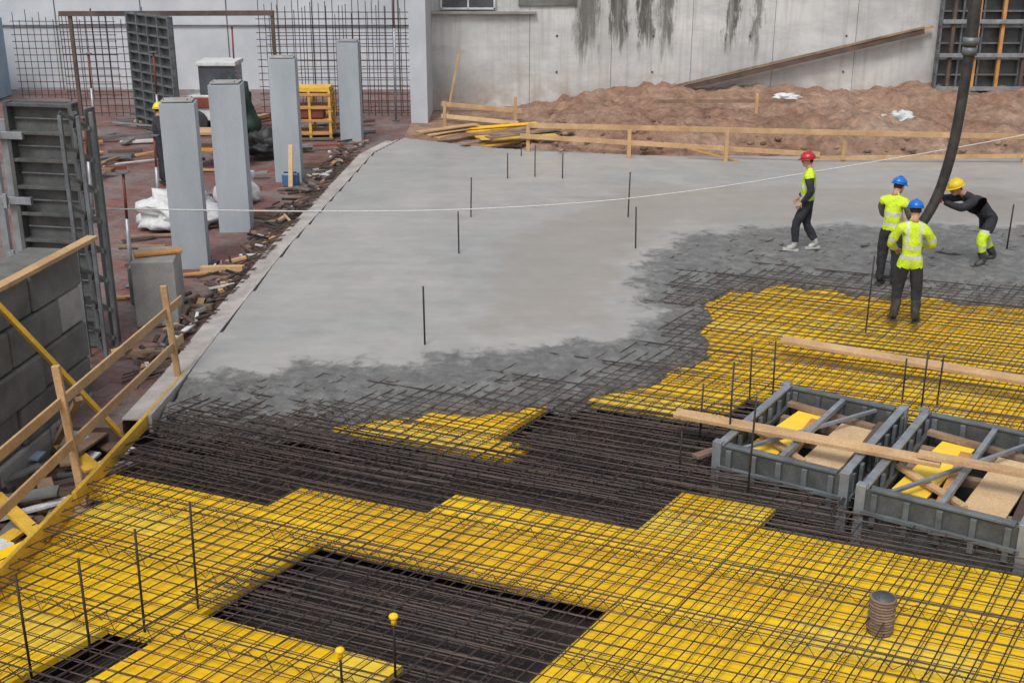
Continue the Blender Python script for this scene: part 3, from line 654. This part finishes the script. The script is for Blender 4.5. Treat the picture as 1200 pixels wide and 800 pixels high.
def worker(loc,yaw,ov,sty,hel,hy=0,hp_=0,scale=1.0,glove='skin',curl=.6):
    J={k:Vector(v) for k,v in BASE.items()}
    for k,v in ov.items(): J[k]=Vector(v)
    names=list(J); ix={k:i for i,k in enumerate(names)}
    vs,fs=skin_arr([J[n] for n in names],[(ix[a],ix[c]) for a,c in ED],[RAD[n] for n in names],3,ix['pelvis'])
    vs=[v+Vector((noise.noise(v*9),noise.noise(v*9+Vector((5,0,0))),noise.noise(v*7+Vector((0,9,0)))))*.015 for v in vs]
    b=MB()
    groups={}
    for f in fs:
        c=sum((vs[i] for i in f),Vector())/len(f)
        best=None
        for a,c2 in ED:
            dd,t=segd(c,J[a],J[c2]); r=RAD[a]*(1-t)+RAD[c2]*t; q=dd-r
            if best is None or q<best[0]: best=(q,a,c2,t)
        _,a,c2,t=best
        groups.setdefault(sty(a,c2,t,c),[]).append(f)
    for k,g in groups.items():
        o=len(b.v)
        if o==0: b.add(vs,g,k,True)
        else:
            i=b.m(k)
            for f in g: b.f.append(f); b.mi.append(i); b.sm.append(True)
    body=b.build("body")
    hb=MB()
    for S,sg in(('L',-1),('R',1)):
        a=J['a'+S];t=J['t'+S]; dd=(t-a); dd.z=0
        if dd.length<.01: dd=Vector((0,.1,0))
        dd.normalize(); k=sty('a'+S,'t'+S,1,t)
        hb.beam((a-dd*.07)-Vector((0,0,.075)),(t+dd*.06)-Vector((0,0,.022)),.095,.035,k)
        w=J['w'+S]; e=J['e'+S]; d=(w-e).normalized(); n=Vector((-sg,0,-.2)) if abs(d.x)<.8 else Vector((0,0,-1))
        hand(hb,w+d*.02,d,n,sg,glove,curl)
    hands=hb.build("hands_and_soles")
    H=MB(); up=(J['head']-J['neck']).normalized(); hc=J['head']+up*.09
    q=Matrix.Rotation(hy,3,'Z')@Matrix.Rotation(hp_,3,'X')
    T=lambda x,y,z: hc+q@Vector((x,y,z))
    H.sphere(hc,(.076,.094,.116),'skin',20,14,q)
    H.sphere(T(0,.035,-.06),(.055,.058,.055),'skin',14,10,q)
    H.sphere(T(0,.098,-.012),(.014,.022,.024),'skin',10,8,q)
    for s in(-1,1):
        H.sphere(T(s*.03,.082,.012),(.014,.01,.009),'eye',8,6,q); H.sphere(T(s*.03,.086,.03),(.02,.008,.005),'hair',8,6,q)
        H.sphere(T(s*.079,-.005,-.005),(.012,.022,.032),'skin',8,6,q)
    H.sphere(T(0,.092,-.055),(.024,.008,.007),'lip',8,6,q)
    H.sphere(T(0,-.012,.015),(.080,.090,.105),'hair',16,10,q)
    H.tube([J['neck']-up*.04,J['head']+up*.03],.055,'skin',12)
    head=H.build("head")
    C=MB(); C.sphere(T(0,-.005,.055),(.112,.135,.105),hel,24,14,q,-.05)
    vs2=[];fs2=[];n=28
    for j in range(n):
        a=2*math.pi*j/n; fr=max(0,math.sin(a))
        for rr_,zz_ in((.98,.05),(1.12+.28*fr**2,.038)): vs2.append(T(.112*math.cos(a)*min(rr_,1.14),-.005+.135*math.sin(a)*rr_,zz_))
        for rr_,zz_ in((1.12+.28*fr**2,.03),(.98,.042)): vs2.append(T(.112*math.cos(a)*min(rr_,1.14),-.005+.135*math.sin(a)*rr_,zz_))
    for j in range(n):
        k=(j+1)%n
        for l in range(4): fs2.append((j*4+l,j*4+(l+1)%4,k*4+(l+1)%4,k*4+l))
    C.add(vs2,fs2,hel,True)
    C.tube([T(0,-.125,.09),T(0,-.06,.157),T(0,.0,.163),T(0,.06,.155),T(0,.12,.09)],.012,hel,6)
    helm=C.build("hard_hat")
    em=bpy.data.objects.new("construction_worker",None); scene.collection.objects.link(em)
    em.location=loc; em.rotation_euler=(0,0,yaw); em.scale=(scale,)*3
    for o in(body,hands,head,helm): o.parent=em
    return em
tor={'pelvis','waist','belly','chest','upch'}
def styA(a,c,t,p):
    if c in('head',) or (a=='upch' and c=='neck' and t>.6): return 'skin'
    if a in tor and (c in tor or c=='neck') or c in('sL','sR'):
        if .98<p.z<1.04 or 1.13<p.z<1.18: return 'silver'
        if p.z>1.24 and .075<abs(p.x)<.115: return 'silver'
        return 'hivis' if p.z>.84 else 'navy'
    if a in('sL','sR','eL','eR'): return 'silver' if (a[0]=='e' and .3<t<.5) or (a[0]=='s' and .62<t<.8) else 'hivis'
    if c in('tL','tR') or (a[0]=='k' and t>.35): return 'boot'
    if a=='pelvis' and p.z>.84: return 'hivis'
    return 'navy'
def styV(sleeve,legs='navy',shoe='boot',vest='hivis'):
    def f(a,c,t,p):
        if c=='head' or (a=='upch' and c=='neck' and t>.7): return 'skin'
        if (a in tor and (c in tor or c=='neck')):
            if p.z>.96:
                if 1.03<p.z<1.09 or 1.19<p.z<1.25: return 'silver'
                return vest
            return legs
        if c in('sL','sR'): return vest
        if a in('sL','sR','eL','eR'): return sleeve if not(a[0]=='s' and t<.12) else vest
        if c in('tL','tR') or (a[0]=='k' and t>.8): return shoe
        return legs
    return f
def styE(a,c,t,p):
    if c=='head': return 'skin'
    return 'boot' if c in('tL','tR') else 'navy'
def styD(a,c,t,p):
    if c=='head': return 'skin'
    if a in tor and (c in tor or c=='neck'): return 'navy'
    if a[0] in'se' and a[1] in 'LR': return 'navy'
    if c in('sL','sR'): return 'navy'
    if a[0]=='k': return 'boot' if t>.5 else ('silver' if .25<t<.36 else 'hivis')
    if a[0]=='h': return 'hivis' if t>.65 else ('silver' if .55<t<=.65 else 'navy')
    if c[0]=='t': return 'boot'
    return 'navy'
worker((5.79,16.75,.12),R(-12),dict(kL=(-.13,.05,.5),aL=(-.15,.0,.1),tL=(-.17,.15,.045),kR=(.13,.03,.5),aR=(.15,-.04,.10),tR=(.19,.1,.045),
   eL=(-.30,.06,1.17),wL=(-.20,.26,1.05),eR=(.29,.06,1.18),wR=(.20,.28,1.10),head=(0,.05,1.59)),styA,'hblue',0,R(-14),1.0)
worker((6.05,18.55,.14),R(-40),dict(eL=(-.24,.14,1.16),wL=(-.10,.36,1.08),eR=(.25,.14,1.16),wR=(.16,.38,1.1),head=(0,.06,1.58)),styV('grey','navy'),'hblue',R(-10),R(-15),.98)
worker((8.02,19.75,.15),R(102),dict(pelvis=(0,-.04,.84),waist=(0,.08,.94),belly=(0,.18,1.02),chest=(0,.29,1.10),upch=(0,.38,1.15),neck=(0,.47,1.22),head=(0,.54,1.27),
   hL=(-.10,-.06,.79),kL=(-.14,.14,.45),aL=(-.15,.04,.10),tL=(-.16,.20,.045),hR=(.10,-.06,.79),kR=(.13,-.10,.44),aR=(.14,-.34,.10),tR=(.15,-.20,.045),
   sL=(-.19,.37,1.14),eL=(-.21,.62,1.03),wL=(-.10,.88,1.13),sR=(.19,.37,1.14),eR=(.20,.66,1.10),wR=(.04,.92,1.23)),styD,'hyel',0,R(-20),1.03,'glred',1.2)
worker((5.18,20.55,.19),R(75),dict(hL=(-.09,.02,.88),kL=(-.10,.18,.50),aL=(-.10,.16,.10),tL=(-.10,.32,.05),kR=(.10,.0,.49),aR=(.10,-.22,.13),tR=(.10,-.08,.045),
   eL=(-.25,-.06,1.16),wL=(-.24,.10,.95),eR=(.25,.0,1.15),wR=(.24,.16,.96)),styV('navy','navy','shoe'),'hred',R(10),R(-8),.95)
worker((-8.0,27.1,0),R(-60),dict(),styE,'hyel',0,0,1.0)

# ------------------------------------------------------------------ light / camera
w=bpy.data.worlds.new("World"); scene.world=w; w.use_nodes=True; nt=w.node_tree; bg=nt.nodes["Background"]
sky=nt.nodes.new("ShaderNodeTexSky"); sky.sky_type='NISHITA'; sky.sun_disc=False; sky.sun_elevation=R(55); sky.sun_rotation=R(200); sky.air_density=1; sky.dust_density=4
hs=nt.nodes.new("ShaderNodeHueSaturation"); hs.inputs['Saturation'].default_value=.35
nt.links.new(sky.outputs[0],hs.inputs['Color']); nt.links.new(hs.outputs[0],bg.inputs[0]); bg.inputs[1].default_value=.15
ld=bpy.data.lights.new("sun",'SUN'); ld.energy=1.5; ld.angle=R(16); ld.color=(1,.97,.93)
lo=bpy.data.objects.new("sun",ld); scene.collection.objects.link(lo)
az=R(200); el=R(55); sd=Vector((math.sin(az)*math.cos(el),math.cos(az)*math.cos(el),math.sin(el)))
lo.rotation_euler=sd.to_track_quat('Z','Y').to_euler()
cd=bpy.data.cameras.new("camera"); cd.lens=42; cd.sensor_width=36; cd.clip_end=1500
co=bpy.data.objects.new("camera",cd); scene.collection.objects.link(co); co.location=(0,0,5.75); co.rotation_euler=(R(90-19.5),0,0)
scene.camera=co
scene.view_settings.view_transform='Standard'; scene.view_settings.look='None'; scene.view_settings.exposure=0
